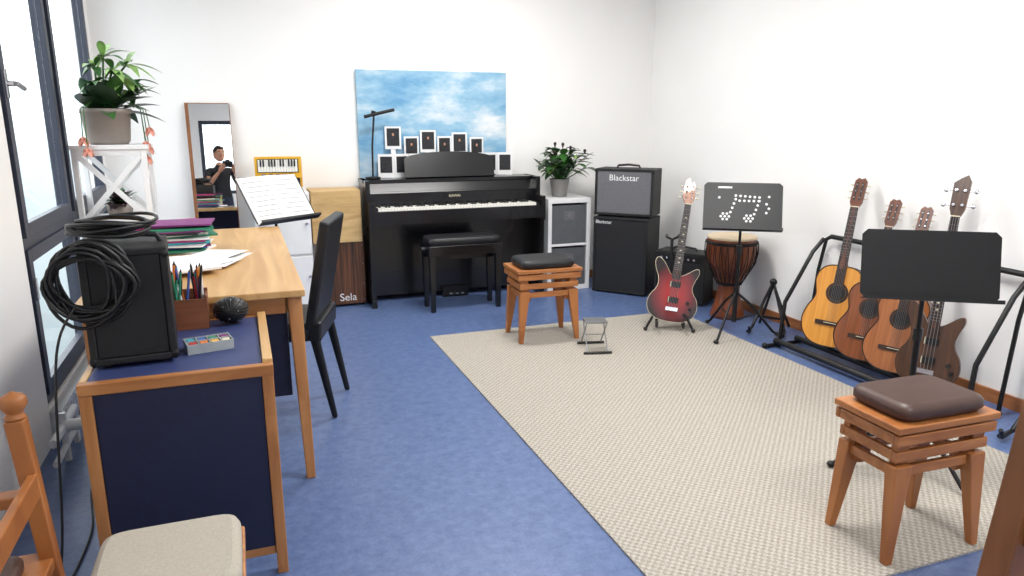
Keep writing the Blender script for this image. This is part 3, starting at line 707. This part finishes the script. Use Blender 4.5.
# rack
b=B(); rx0,rx1=3.15,3.46
for y in (3.62,2.3):
    b.tube([(rx0-.04,y,.016),(rx1,y,.016)],.014,'blackmetal'); b.tube([(rx0+.08,y,.02),(rx0+.1,y,.3),(3.44,y,.62),(3.52,y,.70)],.013,'blackmetal')
    b.tube([(rx1,y,.02),(3.5,y,.5),(3.54,y,.69)],.011,'blackmetal')
    b.ell((rx0-.035,y,.02),(.02,.02,.02),'black',8,6); b.ell((rx1,y,.02),(.02,.02,.02),'black',8,6)
for x in (rx0+.05,rx1-.09): b.tube([(x,2.3,.045),(x,3.62,.045)],.02,'black',10)
b.tube([(3.58,2.3,.71),(3.58,3.62,.71)],.016,'black',10)
for y in (3.62,2.3): b.cyl((3.53,y,.69),(3.58,y,.71),.012,'blackmetal')
b.build('guitar_rack')
# solid body guitars
def solid(name,mw,top,rim,bass=False):
    b=B()
    po=[(0,0),(.085,.008),(.145,.045),(.166,.105),(.155,.165),(.126,.21),(.116,.25),(.13,.3),(.148,.345),(.142,.375),(.115,.37),(.075,.34),(.036,.318),(0,.312),(-.036,.32),(-.062,.355),(-.1,.405),(-.135,.425),(-.152,.4),(-.142,.35),(-.12,.3),(-.112,.255),(-.124,.21),(-.155,.165),(-.168,.105),(-.146,.045),(-.085,.008)]
    if bass: po=[(x*.93,y*1.08) for x,y in po]
    out=catmull([(x,y,0) for x,y in po],4); ne=.93 if bass else .80
    b.prism([(p.x,p.y) for p in out],-.04,-.006,'mahog'); b.prism([(p.x*.985,p.y*.985+.003) for p in out],-.006,0,top,mside=rim)
    b.tube([(p.x*.988,p.y*.988+.002,-.003) for p in out],.0025,rim,5,closed=True)
    for y in (.13,.235): b.box(-.036,.036,y,y+.038,0,.008,'black'); b.box(-.032,-.028,y,y+.038,.008,.009,'cream')
    b.box(-.04,.04,.075,.1,0,.012,'chrome')
    for x,y in ((.09,.06),(.12,.1),(.1,.14)): b.cyl((x,y,0),(x,y,.016),.011,'black',n=14)
    b.add([(-.029,.29,0),(.029,.29,0),(.021,ne,0),(-.021,ne,0),(-.029,.29,.01),(.029,.29,.01),(.021,ne,.01),(-.021,ne,.01)],HEXF,'rosewood')
    b.tube([(0,.33,-.016),(0,.44,-.012),(0,ne,-.008)],[.027,.021,.018],'cedar',12)
    for k in range(20):
        y=ne-(ne-.3)*(1-2**(-(k+1)/12))*1.3
        if y>.3: b.box(-.025,.025,y-.0009,y+.0009,.01,.0112,'silver')
        if k in (2,4,6,8,11,14,16) and y>.31: b.ell((0,y+.01,.0102),(.009,.005,.001),'cream',8,4)
    b.box(-.022,.022,ne-.002,ne+.004,0,.013,'cream')
    o_=ne-.80
    T0=b.T; b.T=Matrix.Translation((0,ne,0))@Matrix.Rotation(R(-9),4,'X')@Matrix.Translation((0,-ne,0))
    if bass:
        hp=[(-.022,ne),(.022,ne),(.036,ne+.04),(.04,ne+.19),(.02,ne+.225),(-.012,ne+.205),(-.04,ne+.18),(-.036,ne+.04)]
        b.prism(hp,-.012,.004,'mahog',mt='darktop')
        for k in range(4):
            s_=1 if k<2 else -1; y=ne+.06+(k%2)*.08; b.cyl((s_*.03,y,-.005),(s_*.062,y,-.005),.004,'chrome',n=8); b.ell((s_*.07,y,-.005),(.012,.013,.005),'chrome',8,6); b.cyl((s_*.02,y,.004),(s_*.02,y,.016),.008,'chrome',n=10)
    else:
        hp=[(-.022,.804),(.022,.804),(.04,.845),(.034,.93),(.022,.965),(.008,.948),(-.012,.985),(-.034,.965),(-.042,.9),(-.04,.845)]
        b.prism(hp,-.012,.004,'mahog',mt='cedar2')
        for s_ in (-1,1):
            for k in range(3):
                y=.845+k*.038; b.cyl((s_*.036,y,-.005),(s_*.054,y,-.005),.003,'chrome',n=8); b.ell((s_*.058,y,-.005),(.009,.007,.006),'cream',8,6); b.cyl((s_*.022,y,.004),(s_*.02,y,.014),.005,'chrome',n=8)
    b.T=T0; ns=4 if bass else 6
    for k in range(ns):
        f=k/(ns-1)-.5; b.tube([(f*.052,.09,.0135),(f*.034,ne,.0138)],.0014 if bass else .0008,'silver',4)
    b.build(name,mw)
solid('electric_guitar',Matrix.Translation((2.735,4.16,.075))@Matrix.Rotation(R(-30),4,'Z')@Matrix.Rotation(R(7),4,'Y')@Matrix.Rotation(R(90-14),4,'X')@Matrix.Scale(1.04,4),'burst','cream')
solid('bass_guitar',gm(3.28,2.59,.08,-62,10,1)@Matrix.Scale(.97,4),'darktop','rosewood',bass=True)
def gstand(name,mw,hook=True):
    b=B()
    for a in (215,325,90):
        a=R(a); b.tube([(0,.05,.3),(.1*math.cos(a),.05+.1*math.sin(a),.16),(.2*math.cos(a),.05+.2*math.sin(a),.012)],.009,'blackmetal'); b.ell((.2*math.cos(a),.05+.2*math.sin(a),.015),(.015,.015,.014),'black',8,6)
    b.cyl((0,.05,.1),(0,.14,.62),.011,'blackmetal'); 
    b.tube([(-.09,-.15,.09),(-.09,-.12,.05),(-.09,0,.06),(0,.05,.2),(.09,0,.06),(.09,-.12,.05),(.09,-.15,.09)],.01,'black')
    if hook: b.tube([(-.04,.08,.66),(-.04,.13,.64),(0,.14,.62),(.04,.13,.64),(.04,.08,.66)],.009,'black')
    b.build(name,mw)
gstand('guitar_stand',TR(2.76,4.2,RZ,-30))
def aframe(name,mw,s=1):
    b=B(); b.T=Matrix.Scale(s,4)
    for s_ in (-1,1):
        b.tube([(0,.02,.42),(s_*.05,.0,.28),(s_*.13,-.04,.03),(s_*.14,-.14,.02)],.012,'black'); b.tube([(s_*.13,-.04,.03),(s_*.12,-.16,.03),(s_*.12,-.18,.07)],.011,'black')
        b.tube([(0,.03,.4),(s_*.06,.12,.2),(s_*.12,.2,.015)],.011,'blackmetal')
    b.box(-.1,.1,-.03,-.02,.12,.14,'blackmetal'); b.ell((0,.02,.42),(.03,.025,.03),'black',10,8)
    b.build(name,mw)
aframe('folding_guitar_stand',TR(3.39,3.91,0.001,-52),.85); aframe('folding_guitar_stand',TR(3.36,2.0,0.001,-80),.95)

# foot rest
b=B(); b.T=TR(2.06,3.98,RZ,-15)
b.box(-.07,.07,-.06,.06,.185,.195,'silver'); 
for sx in (-.065,.065):
    b.tube([(sx,-.11,.012),(sx,.06,.185)],.004,'silver',6); b.tube([(sx,.11,.012),(sx,-.06,.185)],.004,'silver',6)
for y in (-.11,.11): b.cyl((-.09,y,.01),(.09,y,.01),.008,'black',n=8)
b.cyl((-.065,0,.098),(.065,0,.098),.003,'silver',n=6)
b.T=Matrix(); b.build('guitar_footrest')

# stools
def stool(name,x,y,rz,cush,w=.43,d=.29):
    b=B(); b.T=Matrix.Translation((x,y,RZ))@Matrix.Rotation(R(rz),4,'Z')
    for sx in (-1,1):
        for sy in (-1,1):
            b.beam((sx*(w/2-.015),sy*(d/2-.005),0),(sx*(w/2-.045),sy*(d/2-.03),.345),.028,.028,.07,.048,'cherry')
    for i,(z0,gw) in enumerate(((.30,-.022),(.362,-.008),(.424,.006))):
        a,e=w/2+gw,d/2+gw
        b.box(-a,a,-e,-e+.02,z0,z0+.036,'cherryd'); b.box(-a,a,e-.02,e,z0,z0+.036,'cherryd')
        b.box(-a+.001,-a+.02,-e+.02,e-.02,z0,z0+.036,'cherryd'); b.box(a-.02,a-.001,-e+.02,e-.02,z0,z0+.036,'cherryd')
        for sx in (-1,1):
            for sy in (-1,1): b.box(min(sx*(a-.022),sx*(a-.075)),max(sx*(a-.022),sx*(a-.075)),min(sy*(e-.021),sy*(e-.05)),max(sy*(e-.021),sy*(e-.05)),z0-.03,z0+.038,'cherry')
    b.box(-w/2-.012,w/2+.012,-d/2-.01,d/2+.01,.468,.492,'cherryd')
    b.cushion(-w/2+.025,w/2-.025,-d/2+.004,d/2-.004,.492,.55,cush,.014)
    b.T=Matrix(); return b.build(name,bevel=.004)
stool('stacking_wooden_stool',1.86,4.38,-2,'leather')
stool('stacking_wooden_stool',2.11,1.68,-2,'brownleather',w=.41,d=.265)

# ---------------- photographer (seen in the mirror) ----------------
P=D.objects.new('photographer_man',None); scene.collection.objects.link(P)
PM=Matrix.Translation((-.165,-.44,0))@Matrix.Rotation(R(-20.5),4,'Z'); P.matrix_world=PM
J={'pel':(0,0,.96,.15,.11),'wa':(0,0,1.08,.145,.105),'ch':(0,.0,1.26,.165,.115),'nb':(0,-.01,1.44,.075,.07),'nt':(0,.0,1.53,.055,.055)}
for s_,n in ((-1,'l'),(1,'r')):
    J['sh'+n]=(s_*.18,-.01,1.4,.062,.062); J['el'+n]=(s_*.25,.1,1.14,.045,.045); J['wr'+n]=(s_*.115,.3,1.36,.028,.024)
    J['hi'+n]=(s_*.095,0,.88,.095,.095); J['kn'+n]=(s_*.11,.015,.5,.062,.062); J['an'+n]=(s_*.12,-.01,.09,.042,.045); J['to'+n]=(s_*.14,.15,.045,.045,.035)
keys=list(J); E=[('pel','wa'),('wa','ch'),('ch','nb'),('nb','nt')]
for n in 'lr': E+=[('ch','sh'+n),('sh'+n,'el'+n),('el'+n,'wr'+n),('pel','hi'+n),('hi'+n,'kn'+n),('kn'+n,'an'+n),('an'+n,'to'+n)]
me=D.meshes.new('bodysk'); me.from_pydata([J[k][:3] for k in keys],[(keys.index(a),keys.index(c)) for a,c in E],[])
ob=D.objects.new('bodysk',me); scene.collection.objects.link(ob)
ob.modifiers.new('skin','SKIN'); su=ob.modifiers.new('sub','SUBSURF'); su.levels=2; su.render_levels=2
for i,k in enumerate(keys):
    v=me.skin_vertices[0].data[i]; v.radius=J[k][3:5]; v.use_root=(k=='pel')
bpy.context.view_layer.update()
dg=bpy.context.evaluated_depsgraph_get(); bm=D.meshes.new_from_object(ob.evaluated_get(dg)); D.objects.remove(ob)
bm.materials.clear()
for k in ('shirt','jeans','skin','shoe'): bm.materials.append(M[k])
for p in bm.polygons:
    c=p.center; p.use_smooth=True
    if c.z<.085 : k=3
    elif c.z<.97: k=1
    elif c.z>1.475: k=2
    elif abs(c.x)>.1 and c.y>.085: k=2
    else: k=0
    p.material_index=k
body=D.objects.new('body',bm); scene.collection.objects.link(body); body.parent=P
b=B()
hc=Vector((0,.03,1.645))
b.ell(hc,(.076,.095,.118),'skin',24,18); b.ell(hc+Vector((0,.045,-.065)),(.05,.045,.045),'skin')
b.tube([hc+Vector((0,.088,.02)),hc+Vector((0,.108,-.015)),hc+Vector((0,.112,-.028)),hc+Vector((0,.092,-.036))],[.008,.012,.015,.008],'skin',8)
for s_ in (-1,1):
    b.ell(hc+Vector((s_*.077,-.005,-.005)),(.01,.02,.032),'skin',10,8); b.ell(hc+Vector((s_*.03,.084,.008)),(.013,.008,.007),'paper',10,6); b.ell(hc+Vector((s_*.03,.091,.008)),(.006,.003,.006),'black',8,6)
    b.tube([hc+Vector((s_*.014,.094,.027)),hc+Vector((s_*.032,.092,.031)),hc+Vector((s_*.05,.08,.025))],.004,'hair',6)
b.ell(hc+Vector((0,.09,-.06)),(.024,.008,.006),'pink',10,6)
b.ell(hc+Vector((0,-.018,.035)),(.083,.095,.098),'hair',22,14); b.ell(hc+Vector((0,-.04,-.01)),(.078,.07,.09),'hair'); b.ell(hc+Vector((0,.04,.088)),(.06,.05,.03),'hair')
o=b.build('head',Matrix()); o.parent=P
b=B(); camc=Matrix.Translation((0,.335,1.475))@Matrix.Rotation(R(-13),4,'X'); b.T=camc
b.box(-.068,.068,-.03,.03,-.045,.04,'black'); b.box(-.025,.025,-.025,.028,.04,.062,'black'); b.cyl((0,.03,-.004),(0,.075,-.004),.034,'black'); b.cyl((0,.075,-.004),(0,.085,-.004),.037,'blackmetal'); b.box(.04,.066,.03,.042,-.045,.035,'leather')
b.T=Matrix(); o=b.build('camera',Matrix()); o.parent=P
for s_,n in ((-1,'left'),(1,'right')):
    b=B(); w=Vector((s_*.115,.3,1.36)); pc=Vector((s_*.092,.33,1.415))
    b.tube([w,w.lerp(pc,.5),pc,pc+Vector((-s_*.008,.012,.035))],[.026,.032,.036,.02],'skin',12)
    for k in range(4):
        zz=1.45-.021*k+.01; L=[.9,1,.95,.78][k]
        b.tube([(s_*.088,.335,zz-.012),(s_*.09,.335+.035*L,zz),(s_*.08,.335+.055*L,zz+.002),(s_*.06,.335+.05*L,zz+.003)],[.011,.0095,.009,.007],'skin',8)
    b.tube([(s_*.088,.32,1.43),(s_*.082,.298,1.45),(s_*.06,.292,1.462)],[.013,.011,.009],'skin',8)
    o=b.build('hand_'+n,Matrix()); o.parent=P
for o in P.children: o.matrix_parent_inverse=Matrix()

# ---------------- world & camera ----------------
w=D.worlds.new('World'); scene.world=w; w.use_nodes=True; nt=w.node_tree; bg=nt.nodes['Background']
tc=nt.nodes.new('ShaderNodeTexCoord'); sp=nt.nodes.new('ShaderNodeSeparateXYZ'); r=nt.nodes.new('ShaderNodeValToRGB'); e=r.color_ramp.elements
mr=nt.nodes.new('ShaderNodeMapRange'); mr.inputs[1].default_value=-1; mr.inputs[2].default_value=1
e[0].position=.38; e[0].color=(.14,.17,.18,1); e[1].position=.56; e[1].color=(.9,.96,1,1); x=e.new(.48); x.color=(.24,.28,.3,1)
nt.links.new(tc.outputs['Generated'],sp.inputs[0]); nt.links.new(sp.outputs['Z'],mr.inputs[0]); nt.links.new(mr.outputs[0],r.inputs[0]); nt.links.new(r.outputs[0],bg.inputs[0]); bg.inputs[1].default_value=4.6
cam=D.cameras.new('camera'); co=D.objects.new('camera',cam); scene.collection.objects.link(co)
co.location=(0,0,1.45); co.rotation_euler=(R(90-13.13),0,R(-20.55)); cam.sensor_width=36; cam.lens=36*720/1024; cam.clip_start=.01
scene.camera=co
